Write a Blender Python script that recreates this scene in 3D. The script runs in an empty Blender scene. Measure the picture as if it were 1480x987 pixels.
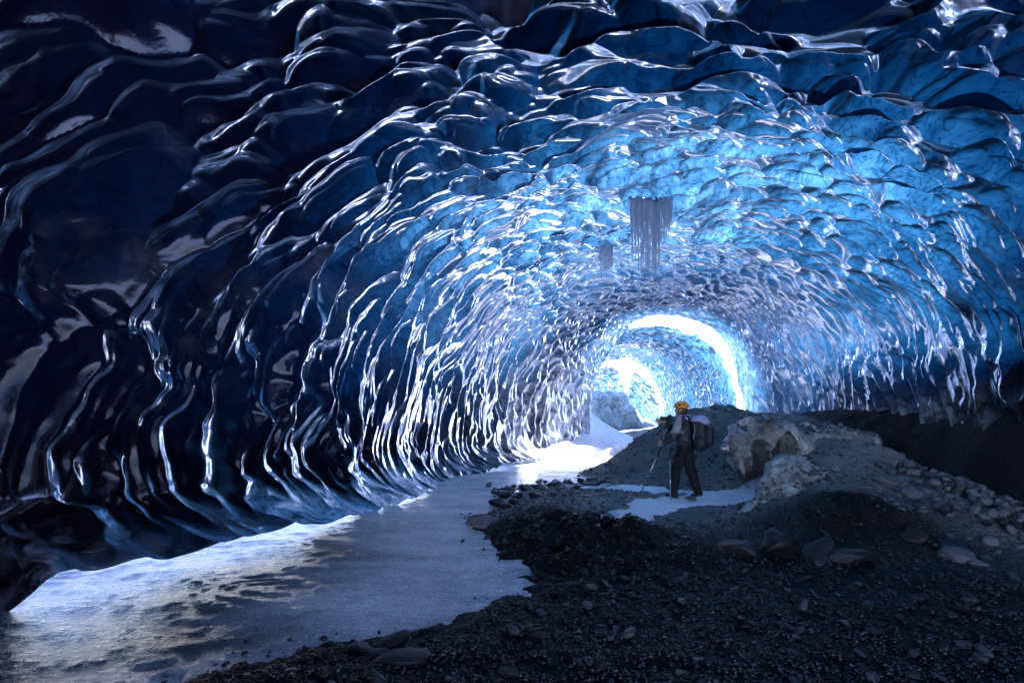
import bpy, bmesh, math, random
import numpy as np
from mathutils import Vector, Matrix

random.seed(7)
R = math.radians
SC = bpy.context.scene
COL = SC.collection
CAM_H, F, PX0, PY0 = 1.6, 740.0, 740.0, 596.0     # eye height, focal length and principal point used to turn measurements into metres


def at(px, py, Y):
    return Vector(((px - PX0) / F * Y, Y, CAM_H - (py - PY0) / F * Y))


# ------------------------------------------------------------------ tagging
def tag(o, label=None, cat=None, group=None, kind=None):
    if label: o['label'] = label
    if cat: o['category'] = cat
    if group: o['group'] = group
    if kind: o['kind'] = kind
    return o


def empty(name, loc, rz=0.0):
    o = bpy.data.objects.new(name, None)
    o.empty_display_size = 0.1
    COL.objects.link(o)
    o.location = loc
    o.rotation_euler = (0, 0, rz)
    return o


def link_mesh(name, me, mats, parent=None, smooth=True):
    o = bpy.data.objects.new(name, me)
    COL.objects.link(o)
    for m in (mats if isinstance(mats, (list, tuple)) else [mats]):
        me.materials.append(m)
    if smooth:
        me.polygons.foreach_set('use_smooth', np.ones(len(me.polygons), dtype=bool))
    if parent: o.parent = parent
    return o


def np_mesh(name, verts, quads, attrs=None):
    """verts (N,3), quads (M,4) or (M,3) -> mesh."""
    me = bpy.data.meshes.new(name)
    k = quads.shape[1]
    me.vertices.add(len(verts))
    me.vertices.foreach_set('co', np.ascontiguousarray(verts, dtype=np.float32).ravel())
    me.loops.add(quads.size)
    me.loops.foreach_set('vertex_index', np.ascontiguousarray(quads, dtype=np.int32).ravel())
    me.polygons.add(len(quads))
    me.polygons.foreach_set('loop_start', np.arange(0, quads.size, k, dtype=np.int32))
    me.update(calc_edges=True)
    for nm, val in (attrs or {}).items():
        a = me.attributes.new(nm, 'FLOAT', 'POINT')
        a.data.foreach_set('value', np.ascontiguousarray(val, dtype=np.float32).ravel())
    return me


def grid_quads(nu, nv, flip=False):
    i = np.arange(nu - 1)[:, None]
    j = np.arange(nv - 1)[None, :]
    a = (i * nv + j).ravel()
    q = np.stack([a, a + 1, a + nv + 1, a + nv], 1)
    return q[:, ::-1] if flip else q


# ------------------------------------------------------------------ noise in numpy
def _hash(ix, iy, iz, seed):
    h = (ix.astype(np.int64) * 374761393 + iy.astype(np.int64) * 668265263 + iz.astype(np.int64) * 2147483647 + seed * 1274126177) & 0xffffffff
    h = ((h ^ (h >> 13)) * 1274126177) & 0xffffffff
    h = ((h ^ (h >> 16)) * 2246822519) & 0xffffffff
    h = h ^ (h >> 15)
    return (h & 0xffffff).astype(np.float32) / float(0xffffff)


def vnoise(x, y, z=None, seed=0):
    """smooth value noise in -1..1"""
    if z is None: z = np.zeros_like(x)
    fx, fy, fz = np.floor(x), np.floor(y), np.floor(z)
    tx, ty, tz = x - fx, y - fy, z - fz
    tx, ty, tz = [t * t * t * (t * (t * 6 - 15) + 10) for t in (tx, ty, tz)]
    ix, iy, iz = fx.astype(np.int64), fy.astype(np.int64), fz.astype(np.int64)
    out = 0
    for dx in (0, 1):
        for dy in (0, 1):
            for dz in (0, 1):
                w = (tx if dx else 1 - tx) * (ty if dy else 1 - ty) * (tz if dz else 1 - tz)
                out = out + w * _hash(ix + dx, iy + dy, iz + dz, seed)
    return out * 2 - 1


def fbm(x, y, z=None, oct=4, seed=0, gain=0.5):
    s, a = 0, 1.0
    for o in range(oct):
        f = 2.03 ** o
        s = s + a * vnoise(x * f + 13.7 * o, y * f - 7.1 * o, None if z is None else z * f + 3.3 * o, seed + o)
        a *= gain
    return s


def sstep(a, b, x):
    t = np.clip((x - a) / (b - a), 0, 1)
    return t * t * (3 - 2 * t)


def scallop(U, V, seed=0, k=14.0, asym=0.35, jit=0.95, wv=0.3):
    """melt scallops: the smooth lower envelope of one bowl per cell; sharp crests where bowls meet (0 in a bowl's middle, ~0.4 on a crest)"""
    iu, iv = np.floor(U), np.floor(V)
    acc = np.zeros_like(U, dtype=np.float32)
    for du in (-1, 0, 1):
        for dv in (-1, 0, 1):
            cu, cv = iu + du, iv + dv
            iu_, iv_ = cu.astype(np.int64), cv.astype(np.int64)
            z = np.zeros_like(iu_)
            pu = cu + 0.5 + jit * (_hash(iu_, iv_, z, seed) - 0.5)
            pv = cv + 0.5 + jit * (_hash(iu_, iv_, z, seed + 5) - 0.5)
            w = wv * (_hash(iu_, iv_, z, seed + 9) - 0.5)
            a, b = U - pu, V - pv
            aa = np.where(a > 0, (1 + asym) * a * a, (1 - asym) * a * a)
            acc += np.exp(-k * np.clip(aa + b * b + w, -0.5, 3.0))
    return -np.log(np.maximum(acc, 1e-9)) / k


# ------------------------------------------------------------------ node helpers
class NT:
    def __init__(self, name):
        self.m = bpy.data.materials.new(name)
        self.m.use_nodes = True
        self.t = self.m.node_tree
        self.t.nodes.clear()
        self.out = self.t.nodes.new('ShaderNodeOutputMaterial')

    def n(self, typ, ins=None, **props):
        nd = self.t.nodes.new('ShaderNode' + typ)
        for k, v in props.items(): setattr(nd, k, v)
        for k, v in (ins or {}).items():
            s = nd.inputs[k]
            if isinstance(v, bpy.types.NodeSocket): self.t.links.new(v, s)
            else: s.default_value = v
        return nd

    def math(self, op, a, b=0.0, clamp=False):
        return self.n('Math', {0: a, 1: b}, operation=op, use_clamp=clamp).outputs[0]

    def ramp(self, fac, stops, interp='LINEAR'):
        nd = self.n('ValToRGB', {'Fac': fac})
        cr = nd.color_ramp
        cr.interpolation = interp
        while len(cr.elements) < len(stops): cr.elements.new(0.5)
        for e, (p, c) in zip(cr.elements, stops):
            e.position = p
            e.color = (c, c, c, 1) if isinstance(c, (int, float)) else (*c, 1)
        return nd.outputs[0]

    def noise(self, vec, scale, detail=4, rough=0.55, dist=0.0):
        return self.n('TexNoise', {'Vector': vec, 'Scale': scale, 'Detail': detail, 'Roughness': rough, 'Distortion': dist}).outputs[0]

    def pos(self, scale=(1, 1, 1)):
        c = self.n('TexCoord').outputs['Object']
        return self.n('Mapping', {'Vector': c, 'Scale': scale}).outputs[0]

    def done(self, sh):
        self.t.links.new(sh, self.out.inputs['Surface'])
        return self.m


def simple(name, col, rough=0.6, spec=0.5, metal=0.0, var=0.25, scale=30, bump=0.0):
    t = NT(name)
    p = t.pos()
    n = t.noise(p, scale, 4)
    mul = t.ramp(n, [(0.3, 1 - var), (0.7, 1 + var)])
    c = t.n('MixRGB', {'Fac': 1.0, 'Color1': (*col, 1), 'Color2': mul}, blend_type='MULTIPLY').outputs[0]
    b = t.n('BsdfPrincipled', {'Base Color': c, 'Roughness': rough, 'Metallic': metal, 'Specular IOR Level': spec})
    if bump:
        bn = t.n('Bump', {'Height': n, 'Strength': bump, 'Distance': 0.02})
        t.t.links.new(bn.outputs[0], b.inputs['Normal'])
    return t.done(b.outputs[0])


# ------------------------------------------------------------------ materials
def ice_material(name, k=(1.8, 1.16, 0.92), cloud=1.0, gloss=0.85, rough=0.06, body=(0.022, 0.012, 0.032), ior=2.1, fine=1.0, mirror=1.0, white=(0.55, 0.62, 0.68)):
    """clear glacier ice: translucent glow set by a painted depth map (Beer-Lambert), wet gloss on top"""
    t = NT(name)
    thick = t.n('Attribute', attribute_name='glow_depth').outputs['Fac']  # hand-placed glow, used as optical depth
    p = t.pos()
    n1 = t.noise(p, 0.9 * fine, 6, 0.6, 0.6)          # bubbly and clear bands
    n2 = t.noise(p, 3.2 * fine, 5, 0.65, 1.2)
    wv = t.noise(t.pos((1, .6, 1)), 2.6 * fine, 5, 0.6, 2.2)      # dark bands of ash and old cracks
    veins = t.n('RGBToBW', {0: t.ramp(wv, [(.47, 0.0), (.5, 1.0), (.53, 0.0)])})
    veins = veins.outputs[0]
    nn = t.math('ADD', t.math('MULTIPLY', n1, 0.6), t.math('MULTIPLY', n2, 0.4))
    v = t.math('SUBTRACT', nn, 0.5)
    v = t.math('ADD', t.math('MULTIPLY', v, 4.2 * cloud), t.math('MULTIPLY', veins, 0.9 * cloud))
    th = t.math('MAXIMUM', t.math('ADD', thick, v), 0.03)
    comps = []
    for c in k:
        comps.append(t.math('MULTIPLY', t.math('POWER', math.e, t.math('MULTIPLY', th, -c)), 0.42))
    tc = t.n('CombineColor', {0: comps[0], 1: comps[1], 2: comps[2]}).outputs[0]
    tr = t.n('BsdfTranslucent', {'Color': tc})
    ash = t.ramp(n2, [(0.35, (body[0] * 0.4, body[1] * 0.4, body[2] * 0.4)), (0.75, tuple(b * 2 for b in body))])
    cl = t.n('Attribute', attribute_name='bubbly').outputs['Fac']
    clf = t.math('MULTIPLY', cl, t.ramp(n2, [(0.35, 0.25), (0.6, 1.0)]))
    ash = t.n('MixRGB', {'Fac': clf, 'Color1': ash, 'Color2': (*white, 1)}).outputs[0]
    df = t.n('BsdfDiffuse', {'Color': ash})
    base = t.n('MixShader', {0: t.math('SUBTRACT', 0.85, t.math('MULTIPLY', clf, 0.6)), 1: df.outputs[0], 2: tr.outputs[0]})
    n3 = t.noise(p, 22 * fine, 3, 0.6)
    n4 = t.noise(p, 6 * fine, 4, 0.6, 0.8)
    bmp = t.n('Bump', {'Height': t.math('ADD', t.math('MULTIPLY', n3, 0.35), n4), 'Strength': 0.1, 'Distance': 0.03})
    gl = t.n('BsdfGlossy', {'Color': (gloss * .86, gloss * .92, gloss, 1), 'Roughness': t.math('ADD', t.math('ADD', rough, t.math('MULTIPLY', t.n('Attribute', attribute_name='frost').outputs['Fac'], 0.12)), t.math('MULTIPLY', cl, 0.22)), 'Normal': bmp.outputs[0]})
    lw = t.n('LayerWeight', {'Blend': 0.5, 'Normal': bmp.outputs[0]}).outputs['Facing']
    fr = t.n('RGBToBW', {0: t.ramp(lw, [(0.0, .016), (0.25, .055), (0.38, .36), (0.55, .92), (1.0, 1.0)])})
    sh = t.n('MixShader', {0: t.math('MULTIPLY', fr.outputs[0], t.math('SUBTRACT', mirror, t.math('MULTIPLY', cl, 0.45 * mirror))), 1: base.outputs[0], 2: gl.outputs[0]})
    return t.done(sh.outputs[0])


M = {}
M['ice'] = ice_material('glacier_ice')
M['ice_far'] = ice_material('glacier_ice_far', fine=2.0, cloud=0.6)


def floor_ice():
    t = NT('river_ice')
    p = t.pos((0.55, 1.5, 1))
    q = t.pos()
    a = t.noise(p, 1.5, 7, 0.7, 0.5)
    b = t.noise(q, 48, 4, 0.8)
    c3 = t.noise(t.pos((0.7, 2.2, 1)), 9, 4, 0.7)
    mix = t.math('ADD', t.math('ADD', t.math('MULTIPLY', a, 0.42), t.math('MULTIPLY', b, 0.38)), t.math('MULTIPLY', c3, 0.2))
    c = t.ramp(mix, [(0.35, (0.2, 0.235, 0.28)), (0.46, (0.42, 0.47, 0.54)), (0.57, (0.78, 0.82, 0.88))])
    h = t.math('ADD', t.math('MULTIPLY', t.noise(q, 75, 3, 0.7), 0.5), t.math('ADD', t.math('MULTIPLY', t.noise(q, 18, 4, 0.6), 0.8), c3))
    bn = t.n('Bump', {'Height': h, 'Strength': 0.75, 'Distance': 0.022})
    ro = t.ramp(b, [(.35, .08), (.65, .34)])
    cl = t.n('Attribute', attribute_name='clear').outputs['Fac']       # dim shade painted into the river colour along the wall
    c = t.n('MixRGB', {'Fac': cl, 'Color1': c, 'Color2': (0.05, 0.058, 0.075, 1)}).outputs[0]
    s = t.n('BsdfPrincipled', {'Base Color': c, 'Roughness': ro, 'Specular IOR Level': 0.6, 'Normal': bn.outputs[0]})
    return t.done(s.outputs[0])


def gravel_mat():
    t = NT('gravel_ground')
    q = t.pos()
    a = t.noise(q, 1.1, 5, 0.6)
    b = t.noise(q, 26, 5, 0.7)
    g = t.n('Attribute', attribute_name='grey').outputs['Fac']
    f = t.math('ADD', t.math('MULTIPLY', a, 0.5), t.math('MULTIPLY', b, 0.5))
    dark = t.ramp(f, [(0.3, (0.002, 0.0017, 0.002)), (0.7, (0.009, 0.0078, 0.009))])
    pale = t.ramp(f, [(0.3, (0.1, 0.108, 0.104)), (0.7, (0.34, 0.35, 0.33))])
    c = t.n('MixRGB', {'Fac': g, 'Color1': dark, 'Color2': pale}).outputs[0]
    vor = t.n('TexVoronoi', {'Vector': q, 'Scale': 34.0}).outputs['Distance']
    h = t.math('SUBTRACT', t.math('MULTIPLY', b, 0.6), vor)
    bn = t.n('Bump', {'Height': h, 'Strength': 0.8, 'Distance': 0.03})
    s = t.n('BsdfPrincipled', {'Base Color': c, 'Roughness': 0.55, 'Specular IOR Level': 0.14, 'Normal': bn.outputs[0]})
    return t.done(s.outputs[0])


def pebble_mat():
    t = NT('wet_pebbles')
    q = t.pos()
    g = t.n('Attribute', attribute_name='grey').outputs['Fac']
    b = t.noise(q, 60, 3, 0.6)
    c = t.n('MixRGB', {'Fac': g, 'Color1': (0.006, 0.005, 0.006, 1), 'Color2': (0.2, 0.195, 0.2, 1)}).outputs[0]
    c = t.n('MixRGB', {'Fac': 1.0, 'Color1': c, 'Color2': t.ramp(b, [(.3, .6), (.7, 1.4)])}, blend_type='MULTIPLY').outputs[0]
    s = t.n('BsdfPrincipled', {'Base Color': c, 'Roughness': t.ramp(b, [(.35, .22), (.65, .5)]), 'Specular IOR Level': 0.55})
    return t.done(s.outputs[0])


M['pebbles'] = pebble_mat()
M['floor_ice'] = floor_ice()
M['gravel'] = gravel_mat()
M['snow'] = simple('snow', (0.8, 0.83, 0.87), 0.6, 0.4, var=0.12, scale=25, bump=0.5)
M['snowfield'] = simple('outside_snow', (0.64, 0.75, 0.88), 0.7, 0.3, var=0.05, scale=2)

# ------------------------------------------------------------------ the cave shell
KEY = np.array([  # Y, left foot x, right foot x, roof height, foot roundness
    [-4.0, -2.5, 8.6, 4.5],  # open rear end, added behind the camera to let in fill light
    [0.0, -6.4, 8.8, 5.0],
    [3.0, -5.5, 8.7, 5.1],
    [5.3, -4.2, 8.6, 5.45],
    [8.2, -2.8, 8.6, 6.0],
    [10.4, -2.1, 8.8, 6.15],
    [13.0, -1.5, 9.0, 6.0],
    [15.0, -0.65, 9.2, 5.75],
    [17.0, 0.7, 9.25, 5.55],
    [18.5, 2.0, 9.15, 5.45],
    [20.0, 3.3, 8.95, 5.35]])


def key_interp(Yv):
    return [np.interp(Yv, KEY[:, 0], np.convolve(np.pad(KEY[:, c], 1, mode='edge'), [0.15, 0.7, 0.15], 'valid') if False else KEY[:, c]) for c in (1, 2, 3)]


def tube(Yv, xl, xr, top, nv, a_max=128.0, a_right=None, zc=1.0, low=1.45, pw=2.25, low_pw=2.8):
    """sections of an arch; returns x, z (nu,nv), arclength from the crown, inward normals"""
    ang = np.linspace(-R(a_max), R(a_max), 900)
    s, c = np.sin(ang), np.cos(ang)
    X = np.empty((len(Yv), nv)); Z = X.copy(); L = X.copy()
    for i in range(len(Yv)):
        cx, w = (xl[i] + xr[i]) / 2, (xr[i] - xl[i]) / 2 * 1.06
        pq = np.where(c > 0, pw, low_pw)
        ex = np.sign(s) * np.abs(s) ** (2 / pq)
        ez = np.sign(c) * np.abs(c) ** (2 / pq)
        x = cx + w * ex
        z = zc + np.where(c > 0, top[i] - zc, low) * ez
        d = np.hypot(np.diff(x), np.diff(z))
        l = np.concatenate([[0], np.cumsum(d)])
        l -= np.interp(0.0, ang, l)
        tt = np.linspace(l[0], l[-1] if a_right is None else np.interp(R(a_right[i]), ang, l), nv)
        X[i] = np.interp(tt, l, x); Z[i] = np.interp(tt, l, z); L[i] = tt
    return X, Z, L


def normals_of(P):
    du = np.gradient(P, axis=0)
    dv = np.gradient(P, axis=1)
    n = np.cross(du, dv)
    n /= np.linalg.norm(n, axis=2, keepdims=True) + 1e-9
    return n


def main_shell():
    # finer sampling where the photograph looks closely
    Yk = np.array([-4, -2, 0, 2.5, 20.0])
    Nk = np.array([0, 20, 50, 130, 1300])
    Yv = np.interp(np.arange(1301), Nk, Yk)
    # the walls curve smoothly: smooth the key table
    dense = np.linspace(-4, 20, 600)
    cols = []
    for c in (1, 2, 3):
        v = np.interp(dense, KEY[:, 0], KEY[:, c])
        ker = np.hanning(61); ker /= ker.sum()
        vs = np.convolve(np.pad(v, 30, mode='edge'), ker, 'valid')
        mixw = (1 - sstep(18.5, 19.9, dense))
        cols.append(np.interp(Yv, dense, v * (1 - mixw) + vs * mixw))
    xl, xr, top = cols
    nv = 1100
    X, Z, L = tube(Yv, xl, xr, top, nv, a_right=np.interp(Yv, [0, 7, 9, 10.5, 12.5], [84, 84, 87, 96, 128]) + 1.5 * np.sin(Yv * 5))
    Y = np.repeat(Yv[:, None], nv, 1)
    P = np.stack([X, Y, Z], 2)
    N = normals_of(P)
    mid = np.stack([(xl + xr) / 2, Yv, np.full_like(Yv, 2.0)], 1)[:, None, :]
    flip = ((mid - P) * N).sum() < 0
    if flip: N = -N
    # broad undulation of the roof and walls
    big = fbm(X * 0.33, Y * 0.33, Z * 0.33, 3, 11)
    # scallop coordinates: cell size shrinks down the tunnel
    size_u = np.interp(Yv, [-7, 4, 8, 13, 20], [0.75, 0.56, 0.43, 0.28, 0.18])
    U = np.concatenate([[0], np.cumsum(np.diff(Yv) / ((size_u[1:] + size_u[:-1]) / 2))])[:, None] * np.ones((1, nv))
    size_v = np.interp(Yv, [-7, 4, 8, 13, 20], [1.3, 1.02, 0.78, 0.5, 0.34])[:, None]
    foot = sstep(2.2, 0.4, Z)
    fold = np.maximum(np.abs(L) - 4.6, 0)            # the cells stretch into tall ribs towards the foot of the walls
    V = np.sign(L) * (np.abs(L) - .42 * fold) / size_v
    wu = fbm(X * 0.9, Y * 0.9, Z * 0.9, 3, 21)
    wv_ = fbm(X * 0.9 + 9, Y * 0.9, Z * 0.9, 3, 31)
    Uw = U + np.interp(Yv, [4, 9, 20], [.3, .45, .5])[:, None] * wu + 0.3 * fbm(U * .4, V * .4 + 40, None, 2, 61)
    Vw = V + 0.3 * wv_ + 0.25 * fbm(U * .4 + 70, V * .4, None, 2, 62)
    su = size_u[:, None]
    h1 = scallop(Uw, Vw, 3, k=55, asym=-0.58)
    wob = fbm(X * 2.2, Y * 2.2, Z * 2.2, 2, 77)
    h2 = scallop(Uw * 1.9 + 0.35 * wob + 7.3, Vw * 1.75 + 0.3 * wob + 2.1, 8, k=45, asym=-0.5)
    amp2 = 0.5 + 0.5 * vnoise(X * 0.8, Y * 0.8, Z * 0.8, 91)
    amp1 = 0.78 + 0.6 * vnoise(X * 0.5 + 5, Y * 0.5, Z * 0.5, 92)
    inward = np.interp(Yv, [4, 9], [1.4, 1.25])[:, None] * su * h1 * amp1 + np.interp(Yv, [3, 9, 20], [.5, .34, .28])[:, None] * su * h2 * amp2 + 0.2 * big
    rib = scallop(Uw * 1.15 + .25 * wob, V * .28 + 3.0, 17, k=45, asym=-.45)      # tall melt ribs at the foot of the near walls
    inward = inward + np.interp(Yv, [3, 8, 13], [.85, .6, .2])[:, None] * su * rib * sstep(3.6, 1.4, Z) * sstep(.0, .5, Z)
    inward = inward + 0.42 * np.exp(-((Y - 10.9) / .9) ** 2 - ((X - 2.7) / 1.7) ** 2) * sstep(3.5, 5, Z) + 0.3 * np.exp(-((Y - 12.4) / .7) ** 2 - ((X - 4.6) / 2.4) ** 2) * sstep(3.5, 5, Z)
    fade = 1 - .35 * sstep(.75, .05, Z) * sstep(13, 11, Y)
    P = P + N * (inward * fade)[..., None]
    # --- daylight glow painted as depth: bright mid-tunnel and far mouth, dark near us
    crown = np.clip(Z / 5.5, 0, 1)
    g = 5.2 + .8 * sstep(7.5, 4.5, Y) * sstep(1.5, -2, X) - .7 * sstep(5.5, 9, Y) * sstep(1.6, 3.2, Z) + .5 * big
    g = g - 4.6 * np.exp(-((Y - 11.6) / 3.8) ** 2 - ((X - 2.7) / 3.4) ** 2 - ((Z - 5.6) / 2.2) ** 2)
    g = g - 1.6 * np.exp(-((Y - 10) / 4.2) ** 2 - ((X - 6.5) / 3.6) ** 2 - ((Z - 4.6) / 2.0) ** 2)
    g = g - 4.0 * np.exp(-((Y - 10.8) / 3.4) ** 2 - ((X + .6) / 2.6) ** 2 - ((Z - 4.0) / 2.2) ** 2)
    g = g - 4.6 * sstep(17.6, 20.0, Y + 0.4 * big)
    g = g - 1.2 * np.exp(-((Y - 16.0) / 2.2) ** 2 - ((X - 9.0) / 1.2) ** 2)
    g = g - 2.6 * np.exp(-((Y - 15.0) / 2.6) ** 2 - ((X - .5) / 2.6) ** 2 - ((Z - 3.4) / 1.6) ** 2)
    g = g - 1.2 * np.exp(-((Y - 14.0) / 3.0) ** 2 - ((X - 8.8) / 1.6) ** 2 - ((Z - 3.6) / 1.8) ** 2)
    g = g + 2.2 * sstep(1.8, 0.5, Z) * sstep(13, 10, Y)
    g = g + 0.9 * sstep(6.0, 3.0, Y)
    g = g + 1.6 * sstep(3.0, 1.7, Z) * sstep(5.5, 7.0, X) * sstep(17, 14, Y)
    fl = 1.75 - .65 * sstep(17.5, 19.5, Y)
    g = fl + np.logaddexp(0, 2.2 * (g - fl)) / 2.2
    frost = np.clip(.55 * sstep(8.5, 5.5, Y), 0, 1)
    bub = 0.9 * sstep(13.5, 17.5, Y) * sstep(5.0, 2.5, X) * sstep(4.8, 3.2, Z)
    bub = np.maximum(bub, 0.5 * np.exp(-((Y - 11.0) / 1.6) ** 2 - ((X - 2.9) / 1.6) ** 2) * sstep(4, 5, Z))
    bub = np.maximum(bub, 0.6 * sstep(6.5, 8, X) * sstep(2.6, 1.4, Z) * sstep(8, 10, Y))
    bub = np.maximum(bub, 0.48 * sstep(10.5, 15, Y))
    bub = np.maximum(bub, 0.2 * sstep(.45, .8, fbm(X * .55 + 3, Y * .55, Z * .55, 5, 97)))
    bub = np.clip(bub * (1 + 0.6 * fbm(X * 1.2, Y * 1.2, Z * 1.2, 3, 95)), 0, 1)
    me = np_mesh('cave_ice', P.reshape(-1, 3), grid_quads(*X.shape, flip=not flip), {'glow_depth': g, 'bubbly': bub, 'frost': frost})
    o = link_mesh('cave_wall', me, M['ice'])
    tag(o, 'dark blue scalloped ice vault arching over the whole cave', 'ice cave', kind='structure')
    return o, P


def far_shell(name, Yv, xl, xr, top, seed, size, thick, nu=420, nv=520, a_max=118, zc=1.0):
    Ys = np.linspace(Yv[0], Yv[-1], nu)
    a, b, c = [np.interp(Ys, Yv, q) for q in (xl, xr, top)]
    X, Z, L = tube(Ys, a, b, c, nv, a_max=a_max, zc=zc)
    Y = np.repeat(Ys[:, None], nv, 1)
    P = np.stack([X, Y, Z], 2)
    N = normals_of(P)
    mid = np.stack([(a + b) / 2, Ys, np.full_like(Ys, 2.0)], 1)[:, None, :]
    flip = ((mid - P) * N).sum() < 0
    if flip: N = -N
    wu = fbm(X * 1.1, Y * 1.1, Z * 1.1, 3, seed)
    h = scallop(Y / size[0] + 0.6 * wu, L / size[1] + 0.4 * wu, seed + 3, k=60, asym=-0.55)
    big = fbm(X * 0.4, Y * 0.4, Z * 0.4, 3, seed + 40)
    P = P + N * (1.1 * size[0] * h + 0.2 * big)[..., None]
    # ragged rims
    e0 = np.exp(-(Y - Ys[0]) / 0.5); e1 = np.exp(-(Ys[-1] - Y) / 0.5)
    rag = fbm(L * 0.9, L * 0 + seed, None, 3, seed + 60)
    P[..., 1] += 0.35 * rag * (e0 - e1)
    g = np.interp(Y, Ys[[0, len(Ys) // 3, -1]], thick) + 0.35 * big  # tunnel glow painted along its length
    me = np_mesh(name, P.reshape(-1, 3), grid_quads(*X.shape, flip=not flip), {'glow_depth': np.maximum(g, 0.08)})
    return link_mesh(name, me, M['ice_far']), P


cave, CAVE_P = main_shell()
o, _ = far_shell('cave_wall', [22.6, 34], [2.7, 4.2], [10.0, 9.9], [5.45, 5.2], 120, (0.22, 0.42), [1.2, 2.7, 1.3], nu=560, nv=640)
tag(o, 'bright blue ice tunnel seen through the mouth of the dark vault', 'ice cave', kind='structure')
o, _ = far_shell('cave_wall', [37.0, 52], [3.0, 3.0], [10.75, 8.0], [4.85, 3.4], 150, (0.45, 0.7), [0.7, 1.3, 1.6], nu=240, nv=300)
tag(o, 'farthest grey blue ice chamber beyond the second opening', 'ice cave', kind='structure')

# ------------------------------------------------------------------ the ground
CTRL = np.array([
    # shore of the frozen river
    (-2.0, 3.03, .03), (-1.58, 3.34, .03), (-.86, 3.54, .04), (-.11, 4.17, .04), (.38, 4.66, .04), (.04, 5.53, .04), (-.46, 6.8, .03),
    (-.58, 7.2, .02), (-.22, 8.2, .02), (0.0, 10.9, .0), (1.9, 12.6, .02),
    # under the river ice
    (-2.6, 3.4, -.2), (-1.2, 4.2, -.2), (-.5, 4.9, -.25), (-.6, 5.6, -.2), (-1.1, 7, -.2), (-.9, 8.6, -.2), (-.9, 11, -.2), (1.2, 13.6, -.2),
    (-4, 6, -.3), (-6, 4, -.3), (-3, 9, -.3), (0, 16, -.3), (3, 20, -.2), (3.0, 15.5, -.15), (-8, 8, -.3), (-3.4, 2.2, -.2), (-7, 1, -.2), (0.9, 11.6, -.06),
    # beyond the mound
    (6, 18, .5), (8.5, 17, 1.2), (7, 23, .7), (9, 24, 1), (7, 30, .5), (7, 40, .4), (4, 30, -.2), (4, 45, -.1), (12, 30, .8), (12, 45, .5), (0, 30, -.2),
    # foreground
    (-2.5, 2, .07), (0, 1.5, .1), (2, 1.5, .1), (0, 3, .1), (1.5, 4, .09), (3, 3, .1), (5, 3, .15), (4, 4.5, .08), (2, 5, .1), (-1.5, 1, .07),
    (8, 2, .1), (5, 0, .1), (0, -3, .1), (6, -3, .2), (-6, -3, 0), (-10, 0, -.1),
    # the tongue in the middle
    (.22, 7.6, .24), (.55, 6.7, .34), (.9, 5.75, .34), (1.5, 5.6, .44), (1.2, 5.0, .2), (1.15, 6.3, .18), (1.75, 5.1, .12), (2.0, 5.9, .2), (2.1, 9.5, .2), (1.2, 9.0, .18), (1.0, 10.2, .06),
    (2.5, 9.4, 0), (3.3, 9.2, 0), (3.9, 8.9, 0), (1.6, 7.5, .06), (2.4, 8.4, .0), (.95, 6.9, .14), (2.4, 6.8, .08), (2.2, 6.0, .1), (3.0, 7.4, .05), (2.6, 5.8, .03), (2.0, 10.4, .03), (3.2, 10.3, .03), (4.0, 10.4, .15),
    # mound behind the person
    (2.6, 12.9, .35), (3.3, 13.0, .95), (4.3, 13.0, 1.72), (5.2, 13.0, 1.8), (5.6, 13, 1.72), (7, 13, 1.6), (9, 13, 1.5), (3.2, 11.6, .3), (4.4, 11.6, .75), (5.6, 11.4, .8), (2.6, 11.6, .06), (3.3, 14.4, .45), (5, 15.5, .8), (7.5, 15, 1.3),
    # right: dark lump, scree and the black gap under the wall
    (3.15, 5.06, .03), (3.3, 5.6, .1), (3.35, 6.5, .12), (4.14, 6.8, .55), (4.2, 6.3, .56), (3.75, 6.2, .36), (4.8, 6.2, .44), (4.3, 5.75, .24), (3.9, 5.5, .1), (4.5, 5.5, .05), (4.9, 5.2, .04),
    (5.7, 7.5, .62), (6.0, 7.3, .77), (6.2, 6.7, .61), (6.2, 6.2, .45), (6.1, 8.2, 1.03), (5.95, 8.8, 1.14), (5.3, 9.6, 1.25), (5.8, 10.4, 1.35),
    (7.2, 6.2, -.2), (7.4, 7.3, 0), (7.4, 8.2, -.1), (8.4, 7, -.3), (8.4, 9, -.2), (7, 5, .0), (7.6, 9.6, .2), (6.3, 5.3, .1), (8.6, 10.4, .3), (8.8, 11.5, .9), (9.5, 4, 2.0), (9.4, 7, 2.5), (9.4, 9, 2.8), (9.6, 10.6, 2.4), (10.4, 3, 4.0), (10.4, 7, 4.4), (10.4, 10, 4.2), (10.6, 13, 2.6), (11, 0, 4.0), (10.2, -4, 3.0), (13, 7, 4.6), (9.3, 0, 1.6),  # outer bank here is added to keep daylight out under the wall
    (5.5, 5.5, .1), (5.26, 5.9, .21), (5.17, 7.5, .65), (4.97, 8.0, .7), (4.5, 7.9, .55), (4.4, 9.2, .5), (5.0, 6.6, .35),
], dtype=np.float64)


def rbf_fit(c):
    d = np.hypot(c[:, None, 0] - c[None, :, 0], c[:, None, 1] - c[None, :, 1])
    n = len(c)
    A = np.zeros((n + 3, n + 3))
    A[:n, :n] = d + np.eye(n) * -0.02
    A[:n, n] = 1; A[:n, n + 1:] = c[:, :2]
    A[n, :n] = 1; A[n + 1:, :n] = c[:, :2].T
    return np.linalg.solve(A, np.concatenate([c[:, 2], [0, 0, 0]]))


RB = rbf_fit(CTRL)


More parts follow.
